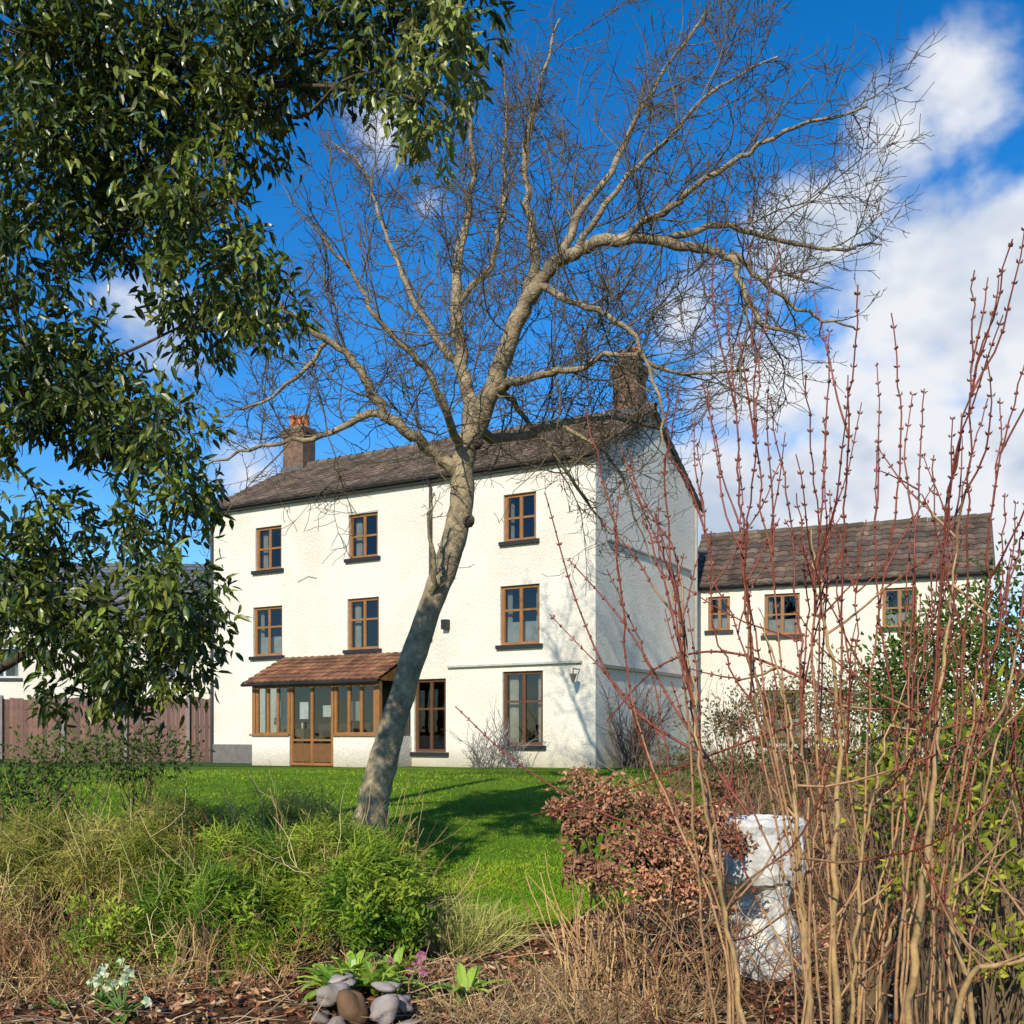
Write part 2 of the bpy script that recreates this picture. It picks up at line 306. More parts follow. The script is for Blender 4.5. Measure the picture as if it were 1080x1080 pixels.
box(Pf,px0-.05,-8.355,py-.06,py+.15,.8,.85,WOOD);box(Pf,-6.845,px1+.05,py-.06,py+.15,.8,.85,WOOD)
box(Pf,px0,px0+.115,py,py+.115,.852,PE-.02,WOOD);box(Pf,px1-.115,px1,py,py+.115,.852,PE-.02,WOOD)
box(Pf,px0,px1,py-.02,py+.1,PE-.098,PE+.03,np.array(WOOD)*.9)
pframe(-8.34,-6.86,.02,PE-.1,2,(.3,))
for a in (-8.25,-7.56): box(Pf,a,a+.62,py+.03,py+.06,.12,.6,np.array(WOOD)*.6)
box(Pf,-7.9,-7.87,py-.03,py+.02,1.0,1.15,(.5,.4,.2))
for yy in (py+.5,py+.95): box(Pf,px0+.01,px0+.08,yy,yy+.07,.85,PE+.1,WOOD)
Pg.add([[px0+.04,py+.1,.85],[px0+.04,0,.85],[px0+.04,0,PT-.2],[px0+.04,py+.1,PE-.05]],[[0,1,2,3]],(1,1,1))
box(Pf,px0,px0+.1,py+.12,-.01,.8,.85,WOOD)
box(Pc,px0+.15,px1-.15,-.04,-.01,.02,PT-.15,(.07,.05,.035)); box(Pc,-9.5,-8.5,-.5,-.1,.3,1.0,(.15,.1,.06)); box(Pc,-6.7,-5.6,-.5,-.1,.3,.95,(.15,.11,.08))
box(Pc,-9.1,-8.8,py+.25,py+.26,1.3,1.75,(.6,.6,.58)); box(Pc,-8.1,-7.8,py+.12,py+.13,1.25,1.7,(.75,.75,.72)); box(Pc,-7.3,-7.0,py+.12,py+.13,1.3,1.6,(.7,.7,.68)); box(Pc,-6.5,-6.1,py+.3,py+.31,1.2,1.7,(.4,.38,.3))
pl=math.hypot(1.4,PT-PE); pu=np.array([0,1.4,PT-PE])/pl
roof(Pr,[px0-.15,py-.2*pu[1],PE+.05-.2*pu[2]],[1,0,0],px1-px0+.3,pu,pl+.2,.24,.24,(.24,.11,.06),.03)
tube(Pr,[[px0-.15,py-.24,PE-.08],[px1+.15,py-.24,PE-.08]],[.05,.05],7,BLK)
Pr.add([[px0-.05,py,PE],[px0-.05,0,PT],[px0-.05,0,PE-.05],[px0-.05,py,PE-.05]],[[0,1,2,3]],WOOD)
Pr.add([[px1+.05,py,PE],[px1+.05,0,PT],[px1+.05,0,PE-.05],[px1+.05,py,PE-.05]],[[0,1,2,3]],WOOD)
Pw.build('porch_walls',m_wall,H);Pf.build('porch_frames_and_door',m_paint,H);Pg.build('porch_glass',m_glass,H);Pr.build('porch_roof',m_tile,H);Pc.build('porch_interior',m_paint,H)
# ---------------------------------------------------------------- annexe (side wing)
an=math.atan2(-.379,.925)
E=empty('side_wing_cottage',(5.75,31.3,.77),an); EL=7.75; EW=4.8; EE=4.5+b; EA=6.3+b
Wl=Acc();Fa=Acc();Gl=Acc();Cu=Acc();Rf=Acc()
hs=[(.1,.75,3.1+b,4.1+b),(1.75,2.75,2.9+b,4.1+b),(5.0,5.9,3.0+b,4.1+b),(1.7,2.9,-.1+b,1.3+b),(5.0,6.0,-.1+b,1.3+b)]
wallholes(Wl,-.6,EL,-.3,EE,hs)
Wl.add([[EL,0,-.3],[EL,EW,-.3],[EL,EW,EE],[EL,EW/2,EA-.02],[EL,0,EE]],[[0,1,2,3,4]],(1,1,1))
Wl.add([[-.6,EW,-.3],[-.6,0,-.3],[-.6,0,EE],[-.6,EW/2,EA-.02],[-.6,EW,EE]],[[0,1,2,3,4]],(1,1,1))
for h in hs: window(Fa,Gl,Cu,*h,curt=2,col=np.array(WOOD)*.9)
box(Cu,-.4,EL-.2,1.8,1.85,0,EE-.1,(.05,.045,.04))  # dark backing sheet, its colour paints the room shade behind the glass
box(Fa,-.6,EL+.08,-.14,-.003,EE-.2,EE-.06,(.05,.045,.04)); tube(Fa,[[-.6,-.2,EE-.1],[EL+.1,-.2,EE-.1]],[.055]*2,8,BLK); tube(Fa,[[EL-.1,-.08,EE-.2],[EL-.1,-.08,0]],[.04]*2,7,BLK)
sl=math.hypot(EW/2,EA-EE); su=np.array([0,EW/2,EA-EE])/sl
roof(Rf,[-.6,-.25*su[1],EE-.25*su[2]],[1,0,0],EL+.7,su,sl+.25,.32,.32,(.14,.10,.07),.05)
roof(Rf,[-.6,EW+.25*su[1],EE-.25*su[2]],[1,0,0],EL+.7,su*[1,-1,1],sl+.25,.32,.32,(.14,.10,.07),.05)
for q in np.arange(-.6,EL+.1,.45): tube(Rf,[[q,EW/2,EA+.03],[min(q+.44,EL+.1),EW/2,EA+.045]],[.12,.13],8,np.array((.13,.1,.07))*R.uniform(.7,1.2))
for s2,y0 in ((su,-.22),(su*[1,-1,1],EW+.22)):
    p0=np.array([EL+.08,y0,EE-.22*su[2]-.06]); tube(Rf,[p0,p0+s2*(sl+.2)],[.06,.06],4,(.1,.09,.08))
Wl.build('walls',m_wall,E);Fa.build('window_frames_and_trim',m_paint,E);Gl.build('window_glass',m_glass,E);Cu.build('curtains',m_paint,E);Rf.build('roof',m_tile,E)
Nb=empty('neighbour_house',(-21.5,40,.77),math.radians(2)); Wl=Acc();Fa=Acc();Gl=Acc();Cu=Acc();Rf=Acc()
hs=[(1.5,2.7,3,4.2),(5,6.2,3,4.2),(8,9.2,3,4.2)]; wallholes(Wl,0,10.3,-.3,5.3,hs)
for h in hs: window(Fa,Gl,Cu,*h,col=(.5,.5,.48))
Wl.add([[10.3,0,-.3],[10.3,7,-.3],[10.3,7,5.3],[10.3,3.5,7.9],[10.3,0,5.3]],[[0,1,2,3,4]],(1,1,1)); Wl.add([[0,7,-.3],[0,0,-.3],[0,0,5.3],[0,3.5,7.9],[0,7,5.3]],[[0,1,2,3,4]],(1,1,1))
sl=math.hypot(3.5,2.65); su=np.array([0,3.5,2.65])/sl
roof(Rf,[-.2,-.3*su[1],5.3-.3*su[2]],[1,0,0],10.7,su,sl+.3,.28,.3,(.13,.15,.17),.008); roof(Rf,[-.2,7+.3*su[1],5.3-.3*su[2]],[1,0,0],10.7,su*[1,-1,1],sl+.3,.28,.3,(.13,.15,.17),.008)
box(Cu,.2,10,1.8,1.85,0,5,(.07,.06,.05))  # dark sheet behind the windows, room shade put into its colour
Wl.build('walls',m_wall,Nb);Fa.build('window_frames',m_paint,Nb);Gl.build('window_glass',m_glass,Nb);Rf.build('roof',m_tile,Nb);Cu.build('curtains',m_paint,Nb)
Fn=Acc(); x=-17.5
while x<-9.2:
    c=np.array((.16,.075,.05))*R.uniform(.6,1.3); h=1.95+.02*R.normal(); box(Fn,x,x+.135,32.0,32.02,.75,.77+h,c); x+=.145
for z in (1.1,1.8,2.4): box(Fn,-17.5,-9.2,32.025,32.07,z,z+.08,(.12,.07,.05))
for q in np.arange(-17.5,-9,1.9): box(Fn,q,q+.1,31.9,31.998,.7,2.8,(.2,.17,.15))
Fn.build('timber_fence',m_paint)
# ---------------------------------------------------------------- bare tree
def crook(start,d,length,n,wob,up):
    pts=[np.array(start,float)]; d=norm(np.array(d,float)); st=length/n
    for i in range(n):
        d=norm(d+wob*R.normal(size=3)+np.array([0,0,up])); pts.append(pts[-1]+d*st)
    return np.array(pts)
def barkc(n,r):
    t=R.random(n); c=mixc((.46,.36,.21),(.27,.215,.135),t)
    return c*(1 if r>.03 else (.5 if r>.008 else .3))
T=empty('bare_tree'); B=Acc(); B2=Acc(); TD=14.0
def PT3(c): return P(c[0],c[1],TD+c[2])
limbs=[
 ([(388,890,0,20),(395,840,0,16.5),(408,788,0,14.5),(428,718,.0,13.2),(453,642,.1,12.6),(475,582,.1,12.8),(487,530,.1,12.5),(488,490,.1,12),(496,455,0,11)],0),
 ([(484,500,.1,7.5),(462,480,.0,6.5),(440,462,-.2,6),(405,436,-.4,5.5),(385,400,-.5,4.6),(365,370,-.6,4),(325,345,-.8,2.8),(285,315,-1,1.6)],1),
 ([(405,436,-.4,4.6),(370,445,-.3,3.6),(330,462,-.1,2.7),(275,470,.1,2),(215,492,.3,1.1)],1),
 ([(490,470,0,9),(496,430,.2,8),(486,385,.5,7.5),(482,330,.8,6.5),(486,260,1.0,5),(498,190,1.3,3.4),(495,120,1.5,2.2),(505,60,1.7,1.2)],1),
 ([(496,462,0,10.5),(520,410,-.2,10),(538,355,-.4,9),(560,310,-.6,8.2),(590,275,-.8,7),(630,256,-1,6.2),(680,252,-1.2,5.4),(730,262,-1.4,4.5),(765,268,-1.5,3.6),(786,310,-1.6,2.8),(810,345,-1.7,2),(850,355,-1.8,1.5)],1),
 ([(545,340,-.4,6.8),(562,290,0,5.8),(560,230,.4,4.4),(552,165,.7,3),(570,90,1,2),(590,20,1.2,1.2)],1),
 ([(590,275,-.8,5),(612,225,-.6,4.2),(650,170,-.3,3.2),(680,105,0,2.4),(720,50,.2,1.6),(745,10,.4,1)],1),
 ([(640,256,-1,4),(690,232,-1.4,3.4),(735,195,-1.8,2.8),(790,160,-2,2.2),(850,130,-2.2,1.6),(915,112,-2.3,1)],1),
 ([(700,254,-1.2,3.8),(760,238,-1,3),(820,250,-.8,2.4),(870,262,-.6,1.8),(930,258,-.5,1)],1),
 ([(500,455,0,6),(545,462,.6,5),(590,448,1,3.8),(640,440,1.4,2.6),(700,452,1.6,1.8)],1),
 ([(522,410,-.2,5.5),(565,398,-.7,4.2),(610,388,-1.1,3.1),(655,372,-1.4,2.4),(720,395,-1.6,1.8),(790,390,-1.8,1.1)],1),
 ([(487,385,.5,5),(455,350,.9,4.2),(430,300,1.2,3.1),(405,240,1.5,2.2),(385,180,1.8,1.6),(350,150,2,1)],1),
 ([(486,480,.1,5),(470,430,-.7,4.2),(440,380,-1.1,3.2),(400,340,-1.4,2.4),(370,290,-1.6,1.8),(330,235,-1.8,1.1)],1),
 ([(483,320,.8,4.2),(520,270,1.1,3.3),(530,200,1.4,2.4),(535,120,1.6,1.6),(528,60,1.8,1)],1),
 ([(600,270,-.8,3.5),(640,215,-.9,2.8),(700,150,-1,2.1),(760,90,-1.1,1.5),(820,60,-1.2,.9)],1),
 ([(345,360,-.7,2.7),(310,400,-.6,2),(270,425,-.4,1.4),(235,440,-.2,.9)],1),
 ([(455,640,.1,3.8),(458,600,-.3,2.6),(452,560,-.5,1.8),(458,520,-.6,1)],2),
 ([(565,300,-.6,4.2),(610,320,-1.2,3.1),(660,345,-1.6,2.3),(690,400,-1.9,1.7),(700,470,-2,1)],1),
 ([(520,405,-.2,4.2),(545,430,.5,3.1),(600,500,.9,2),(640,560,1.1,1.1)],1),
 ([(590,448,1,2.7),(640,480,1.1,2),(665,530,1.1,1.4),(690,600,1.0,.9)],1),
 ([(770,266,-1.5,3),(810,300,-1.4,2.3),(850,330,-1.3,1.7),(900,345,-1.2,1)],1),
]
def sub(base,dirv,length,r,level):
    n={2:7,3:4,4:3}[level]
    up={2:.12,3:.08,4:.05}[level]
    pts=crook(base,dirv,length,n,.19 if level<4 else .26,up); rad=np.linspace(r,r*.4,len(pts))
    tube(B2,pts,np.maximum(rad,.0038),4 if level==2 else 3,barkc(len(pts),r))
    if level>=4: return
    m=int(length*({2:6.,3:7.}[level]))+1
    for k in range(m):
        f=R.uniform(.12,1); i=min(int(f*n),n-1); p=pts[i]+(pts[i+1]-pts[i])*(f*n-i); t=norm(pts[i+1]-pts[i])
        dd=norm(t*.75+R.normal(size=3)*.62); sub(p,dd,length*R.uniform(.25,.5),max(r*.5,.0048),level+1)
for c,lv in limbs:
    ctrl=np.array([PT3(q) for q in c]); rr=np.array([q[3] for q in c])/F*TD
    pts=spline(ctrl,5); rad=np.interp(np.linspace(0,1,len(pts)),np.linspace(0,1,len(rr)),rr)
    if lv>0: pts[1:-1]+=R.normal(size=(len(pts)-2,3))*.02
    tube(B,pts,rad,16 if lv==0 else 8,barkc(len(pts),.1)*(1 if lv==0 else .85),rough=.05 if lv==0 else .04)
    if lv==0: continue
    seg=np.linalg.norm(np.diff(pts,axis=0),axis=1); tot=seg.sum(); cum=np.concatenate([[0],np.cumsum(seg)])
    for k in range(int(tot*(4.4 if lv==1 else 2))):
        f=tot*R.uniform(.12,1); i=min(np.searchsorted(cum,f)-1,len(seg)-1); i=max(i,0); t=norm(pts[i+1]-pts[i]); r=rad[i]
        dd=norm(t*.6+R.normal(size=3)*.65+np.array([0,0,.3])); sub(pts[i],dd,R.uniform(.6,2.1)*(1.2-.45*f/tot)*(1 if lv==1 else .5),min(r*.45,.012),2)
for (a,c,d0,s) in ((491,552,-.12,.08),(500,470,-.12,.07)):
    c0=P(a,c,TD+d0); tube(B,[c0,c0+[.05,-.03,.03],c0+[.1,-.05,.04],c0+[.12,-.06,.045]],[s*.9,s,s*.7,s*.1],8,(.10,.075,.05),.12)
B.build('trunk_and_limbs',m_bark,T,True); B2.build('twigs',m_twig,T,True)
# ---------------------------------------------------------------- evergreen tree, left
Eg=empty('evergreen_tree'); Lf=Acc(); Br=Acc()
cl=[(50,40,105,85,7.6,1),(170,50,110,75,7.8,1),(300,40,95,55,7.4,1),(400,25,80,38,7.1,.9),(480,20,60,32,6.9,1),(470,65,45,36,6.8,.9),(445,110,30,36,6.7,.9),
 (400,75,45,45,7,.5),(55,160,90,80,7.7,1),(165,160,85,75,7.9,1),(255,110,50,65,7.5,.9),(215,235,58,60,7.6,1),(120,250,70,50,7.9,.7),(20,260,50,50,7.5,.9),
 (275,315,45,48,7.3,1),(210,335,48,50,7.6,1),(30,360,50,55,7.4,1),(95,375,48,45,7.8,.9),(45,430,75,55,7.5,1),(120,450,60,48,7.6,1),(185,440,38,40,7.4,.6),(190,510,38,50,7.4,.9),(140,560,45,50,7.6,.6),
 (50,540,45,40,7.6,.7),(40,610,60,50,7.5,1),(190,630,55,42,7.2,1),(60,665,72,48,7.4,1),(160,695,62,52,7.3,1),(105,730,62,32,7.4,.8),(215,670,28,35,7.2,.6),(-60,600,70,100,7.6,.5),(-40,330,40,60,7.6,.4)]
trunk=spline([P(-190,1300,8)*[1,1,0]+[0,0,-.1],P(-180,900,8),P(-165,600,8),P(-150,300,8),P(-110,50,8),P(-60,-180,8)],6); tube(Br,trunk,np.linspace(.2,.09,len(trunk)),10,(.09,.07,.05),.05)
hubs=[P(60,120,7.9),P(40,440,7.8),P(250,90,7.7),P(90,650,7.6)]
for hb in hubs[:2]+hubs[3:]:
    j=np.argmin(np.abs(trunk[:,2]-(hb[2]-.6))); sp=spline([trunk[j],trunk[j]*.5+hb*.5+[0,.1,-.1],hb],6); tube(Br,sp,np.linspace(.06,.035,len(sp)),7,(.10,.08,.055),.05)
sp=spline([hubs[0],P(140,60,7.7),hubs[2]],6); tube(Br,sp,np.linspace(.035,.022,len(sp)),6,(.10,.08,.055),.05)
for cx,cy,rx,ry,d,den in cl:
    c=P(cx,cy,d); sx=rx/F*d; sz=ry/F*d; n=int(den*rx*ry/46.)
    hb=min(hubs,key=lambda q:np.linalg.norm(q-c)); sp=spline([hb,hb*.55+c*.45+R.normal(size=3)*.12,hb*.2+c*.8+R.normal(size=3)*.1,c],4); tube(Br,sp,np.linspace(.018,.008,len(sp)),5,(.11,.085,.055))
    u=norm(R.normal(size=(n,3)))*(R.random((n,1))**.45); e=c+u*[sx,.75,sz]
    for p in e[::3]:
        s0=c+(p-c)*.3; tube(Br,[s0,(s0+p)/2+[0,0,.06],p],[.008,.005,.003],3,(.12,.11,.05))
    k=13; m=n*k; ce=np.repeat(e,k,0); out=np.repeat(norm(u+[0,-.2,0]),k,0)
    pos=ce+R.normal(size=(m,3))*[.05,.05,.05]; dd=R.normal(size=(m,3))*.6+out*.4+[0,0,-.6]
    tint=np.repeat(R.random(n),k); col=mixc((.02,.045,.008),(.24,.28,.035),np.clip(tint**2.6*.9+.16*R.random(m),0,1))  # lighter clusters carry the look of sunlit leaves in their colour
    if cx>430 and cy>60: col=mixc((.14,.18,.03),(.34,.36,.10),np.clip(tint,0,1))
    leaves6(Lf,pos,dd,R.uniform(.075,.135,m),R.uniform(.028,.044,m),jit((1,1,1),m,.15)*col,.15,1.2)
Br.build('trunk_and_branches',m_bark,Eg,True); Lf.build('foliage',m_leaf,Eg)
# ---------------------------------------------------------------- red-stemmed shrub, right foreground
Sh=empty('red_stemmed_shrub'); S=Acc(); Bd=Acc()
tips=[(618,430,3.4),(655,470,3.1),(705,395,3.2),(735,470,3.6),(765,305,3.2),(790,262,3.0),(822,252,3.2),(812,420,3.5),(850,395,3.1),(868,440,3.6),(905,300,3.0),(925,470,3.4),(940,330,3.3),(985,480,3.3),(1028,285,3.0),(1042,420,3.5),(1068,252,2.9),(1090,350,3.1),(1060,520,3.4),(1015,560,3.6),(780,480,3.6),(840,520,3.5),(885,560,3.4),(640,600,3.6),(750,560,3.2),(960,560,3.5),(1110,480,3.2),(875,350,3.3),(1085,640,3.6),(690,540,3.4),(975,410,3.4),(1005,470,3.1)]
bases=[(770,3.3),(850,3.2),(880,3.3),(905,3.4),(960,3.2),(990,3.4),(1060,3.3)]
TAN=np.array((.38,.22,.10)); RED=np.array((.22,.048,.024))
def shoot(pts,r0,r1,buds=True,c0=TAN,c1=RED,ct=.45):
    n=len(pts); t=np.linspace(0,1,n); cc=mixc(c0,c1,np.clip((t-ct)/.2,0,1)); cc*=R.uniform(.75,1.2); tube(S,pts,r0+(r1-r0)*t**.8,6,cc)
    if not buds: return
    seg=np.linalg.norm(np.diff(pts,axis=0),axis=1); cum=np.concatenate([[0],np.cumsum(seg)]); tot=cum[-1]; s=tot*.35; k=0
    P0=[];D0=[]
    while s<tot:
        i=min(np.searchsorted(cum,s),n-1); i=max(i,1); tt=norm(pts[i]-pts[i-1]); p=pts[i-1]+tt*(s-cum[i-1]); sd=norm(np.cross(tt,[0,1,.1] if k%2 else [1,0.2,.1]))
        for g in (1,-1): P0.append(p+sd*g*.002); D0.append(sd*g*.55+tt*.8)
        s+=R.uniform(.04,.07); k+=1
    if P0:
        P0=np.array(P0);D0=np.array(D0)
        for _ in range(2): leaves(Bd,P0,D0+R.normal(size=D0.shape)*.1,R.uniform(.009,.018,len(P0)),.007,jit((.2,.065,.03),len(P0),.2),.4)
for i,(a,c,d) in enumerate(tips):
    bx,bd=min(bases,key=lambda q:abs(q[0]-(a*.55+900*.45))+R.uniform(0,60))
    g=P(bx+R.normal()*10,1100,bd); g[2]=-.02; tip=P(a,c,d); k1=P(bx+R.normal()*14,1010,bd); k2=k1*.55+tip*.45+R.normal(size=3)*.06; k2[0]=k2[0]*.8+(k1[0]*.65+tip[0]*.35)*.2
    pts=spline([g,k1,k2,(k2*.45+tip*.55)+R.normal(size=3)*.03,tip],9); pts[1:-1]+=R.normal(size=(len(pts)-2,3))*.004
    shoot(pts,R.uniform(.0042,.0072),.002,ct=.40)
    for q in range(R.integers(2,5)):
        j=R.integers(14,len(pts)-5); dv=norm(tip-k1)*1.0+R.normal(size=3)*.32; b2=crook(pts[j],dv,R.uniform(.2,.6),8,.08,.07); shoot(b2,.0035,.0016,ct=0,c0=RED)
for c,w in (([(852,1400,3.2),(852,1080,3.2),(846,960,3.2),(838,850,3.2),(832,760,3.3),(800,640,3.4)],.013),([(880,1400,3.3),(882,1080,3.3),(880,900,3.3),(884,760,3.3),(868,640,3.3),(855,560,3.4)],.014),([(950,1400,3.2),(958,1080,3.2),(975,930,3.2),(990,760,3.2),(1000,650,3.2),(1012,560,3.2)],.016),
   ([(790,1400,3.2),(782,1080,3.2),(758,930,3.2),(738,820,3.2),(728,700,3.3),(700,600,3.3)],.010),([(1000,1400,3),(1010,1060,3),(1075,1010,2.9),(1130,960,2.9)],.014),([(930,1400,3.4),(925,1100,3.4),(940,980,3.5),(1010,930,3.5),(1090,880,3.4)],.011),([(1040,1400,3.1),(1030,1080,3.1),(1000,950,3.1),(1040,830,3),(1070,700,3)],.011),
   ([(905,1400,3.3),(900,1060,3.3),(910,900,3.3),(935,780,3.3),(975,680,3.4)],.009)):
    ctrl=[P(*q) for q in c]; ctrl[0][2]=-.02; pts=spline(ctrl,8); pts[1:]+=R.normal(size=(len(pts)-1,3))*.005; n=len(pts)
    tube(S,pts,np.linspace(w,w*.13,n),9,barkc(n,.1)*.95*[1.08,.88,.6],.05)
    for q in range(7):
        j=R.integers(8,n-1); b2=crook(pts[j],np.array([0,0,.6])+R.normal(size=3)*.7,R.uniform(.3,.8),9,.13,.06); shoot(b2,.0045,.0016,c0=TAN,ct=.25)
for c in ([(480,745,4.6),(540,800,4.5),(620,850,4.4),(720,890,4.2)],[(575,520,4),(610,640,4),(660,740,3.9),(745,800,3.8)],[(560,860,5),(640,840,4.6),(740,800,4.2),(850,760,3.9)],[(600,590,4.2),(660,660,4.1),(720,760,4),(790,860,3.8)],[(640,760,4.2),(700,700,4),(780,690,3.8),(900,740,3.6)]):
    pts=spline([P(*q) for q in c],8); shoot(pts[::-1],.006,.0025,c0=RED,ct=0)
S.build('stems',m_stem,Sh,True); Bd.build('buds',m_stem,Sh)
# ---------------------------------------------------------------- generic vegetation
def thicket(name,spec,mat,col,ndens,Lr,wr=.002,up=.5,wob=.2,levels=2):
    A=Acc()
    for (x0,x1,y0,y1,h) in spec:
        for _ in range(int(ndens*(x1-x0)*(y1-y0))+1):
            x=R.uniform(x0,x1);y=R.uniform(y0,y1); ln=h*R.uniform(.6,1.15)
            p=crook([x,y,gz(x,y)-.02],np.array([0,0,1])+R.normal(size=3)*up,ln,7,wob,.02); p[:,2]=np.maximum(p[:,2],gz(p[:,0],p[:,1])+.01); c=np.array(col[R.integers(len(col))])*R.uniform(.7,1.25)
            tube(A,p,np.linspace(wr*2,wr,8),3,c)
            if levels>1:
                for _ in range(6):
                    j=R.integers(1,7); tube(A,crook(p[j],p[j]-p[j-1]+R.normal(size=3)*.09,ln*R.uniform(.2,.5),4,.25,.02),np.linspace(wr,wr*.6,5),3,c)
    return A.build(name,mat)
def bush(name,clumps,n_per,L,Wd,c1,c2,mat=m_soft,dirup=.3,leafy='leaf',stems=True,shell=.4,rnd=.5,droop=.2,lv=(.5,1.5),simple=False):
    par=empty(name); A=Acc(); S2=Acc()
    for (x,y,z,rx,ry,rz) in clumps:
        n=int(n_per*rx*rz); u=norm(R.normal(size=(n,3)))*(R.random((n,1))**shell); hue=R.normal()*.24; bias=R.normal(size=3)*[.6,.6,.2]
        lump=1+.3*np.sin(u[:,0]*7+x*3)*np.sin(u[:,2]*6+y)+.2*np.sin(u[:,1]*11+u[:,0]*9)
        pos=np.array([x,y,z])+u*lump[:,None]*[rx,ry,rz]; g=gz(pos[:,0],pos[:,1]); ok=pos[:,2]>g+.0; pos=pos[ok];u=u[ok]; n=len(pos)
        cl=np.sin(pos[:,0]*9)*np.sin(pos[:,2]*11+pos[:,1]*5)*.35+.5+hue
        col=mixc(c1,c2,np.clip(cl+R.normal(size=n)*.25,0,1)); d=u*.7+R.normal(size=(n,3))*rnd+[0,0,dirup]+bias*(leafy!='leaf')
        if leafy=='leaf': (leaves if simple else leaves6)(A,pos,d,R.uniform(.6,1.2,n)*L,R.uniform(.7,1.2,n)*Wd,col)
        else: blades(A,pos,d,R.uniform(*lv,n)*L,Wd,col,droop)
        if stems:
            for p in pos[::max(1,n//30)]:
                s0=np.array([x+R.normal()*.1,y,float(gz(x,y))]); tube(S2,[s0,(s0*.5+p*.5)+[0,0,.1],p],[.010,.006,.003],3,(.16,.11,.06))
    A.build('foliage',mat,par); S2.build('stems',m_twig,par) if S2.V else None
    return par
def C(px,py,d,rx,ry,dr=.6): p=P(px,py,d); return (p[0],p[1],p[2],rx/F*d,dr,ry/F*d)
def gp(px,d): return (px-540)/F*d
def bank(x0,x1,topf,d0,d1,n,rmin,rmax,lower=1,jt=25,slope=28):
    out=[]
    for _ in range(n):
        px=R.uniform(x0,x1); d=R.uniform(d0,d1); r=R.uniform(rmin,rmax); tp=topf(px)+abs(R.normal())*jt+ (d1-d)*slope; gy=HZ+(EYE-float(gz(gp(px,d),d)))/d*F
        out.append(C(px,min(tp+r,gy),d,r*1.15,r,.28)); 
        if lower and tp+2.2*r<gy: out.append(C(px+R.normal()*15,tp+2.2*r,d-.1,r*1.2,r,.3))
    return out
bush('green_feathery_shrub',bank(180,420,lambda p: np.interp(p,[150,230,330,400,440],[880,846,832,848,880]),7.0,9.0,34,16,40,jt=34),28000,.10,.008,(.07,.17,.012),(.36,.46,.045),leafy='blade',dirup=.3,shell=.65,rnd=.95,lv=(.4,1.9))
bush('yellow_green_shrub',bank(-20,360,lambda p: np.interp(p,[0,120,200,360],[826,808,810,818]),7.8,9.8,30,18,40,jt=22),12000,.15,.007,(.16,.20,.02),(.55,.47,.11),leafy='blade',dirup=.45,shell=.75,rnd=1.0,droop=.5,lv=(.4,1.9))
bush('weedy_leafy_plants',bank(20,430,lambda p: np.interp(p,[20,120,250,430],[900,890,865,860]),6.9,8.6,34,12,28,jt=45),6000,.06,.022,(.09,.20,.015),(.40,.48,.05),leafy='leaf',dirup=.4,rnd=.8,stems=False,shell=.8)
bush('dark_border_shrub',[C(70,800,13,70,30,1),C(150,795,14,60,30,1),C(10,835,12,60,35,1)],2600,.09,.04,(.03,.06,.012),(.13,.18,.04),dirup=.2,simple=True)
thicket('dead_flower_stems',[(-4.6,-.7,7.6,9.6,1.1),(-4.2,-1.6,6.8,8,.8)],m_dry,[(.45,.33,.16),(.3,.2,.09),(.5,.42,.18),(.24,.28,.08),(.2,.09,.05)],30,1,.0026,.5,.2)
thicket('brown_dead_undergrowth',[(-4.2,-1.3,6.3,7.6,.5),(-4.4,-2.4,7.2,8.2,.8)],m_dry,[(.34,.19,.08),(.24,.12,.05),(.44,.30,.13),(.16,.08,.04)],66,1,.0026,.85,.3)
def tuft(name,items,n,L,cols,spread=.5,w=.006,droop=.35,nz=.15):
    A=Acc()
    for (x,y,rad,h) in items:
        a=R.random(n)*2*math.pi; r=rad*np.sqrt(R.random(n)); bx=x+r*np.cos(a); by=y+r*np.sin(a)
        d=np.stack([np.cos(a)*spread*R.random(n)*1.3,np.sin(a)*spread*R.random(n)*1.3,np.ones(n)],1)+R.normal(size=(n,3))*nz
        t=R.random(n); blades(A,np.stack([bx,by,gz(bx,by)-.01],1),d,h*R.uniform(.5,1.15,n),w,jit((1,1,1),n,.2)*mixc(cols[0],cols[1],t),droop)
    return A.build(name,m_dry)
tuft('dry_ornamental_grass',[(gp(480,8),8,.25,.75),(gp(515,8.3),8.3,.22,.6),(gp(450,8),8.1,.2,.65)],420,.7,((.30,.34,.06),(.52,.46,.18)),.7,.006,.35,.32)
tuft('tall_green_grass',[(gp(a,d),d,.35,h) for a,d,h in ((250,8.4,.9),(330,8.6,1.0),(180,8.4,.85),(390,8.2,.85),(100,8.5,.9),(440,8.4,.7),(40,8.3,.85),(290,7.6,.6))],220,.9,((.14,.26,.03),(.50,.50,.10)),1.0,.006,.5,.45)
tuft('brown_dry_perennials',[(gp(a,d),d,.4,h) for a,d,h in ((30,8,.85),(90,7.8,.7),(150,8.6,.9),(60,7,.45),(10,7,.5),(130,7.1,.4),(180,7.6,.6),(240,8.9,1.0),(350,9.1,1.1))],230,.9,((.34,.20,.08),(.55,.40,.17)),1.0,.006,.5,.45)
tuft('straw_clump',[(gp(a,d),d,.3,h) for a,d,h in ((520,6.2,.45),(590,6.1,.5),(650,6.3,.5),(560,6.8,.4),(620,7,.45),(480,6.3,.3),(690,6.4,.5),(450,6.9,.3))],480,.5,((.24,.14,.06),(.52,.38,.2)),1.8,.005,.6,.4)
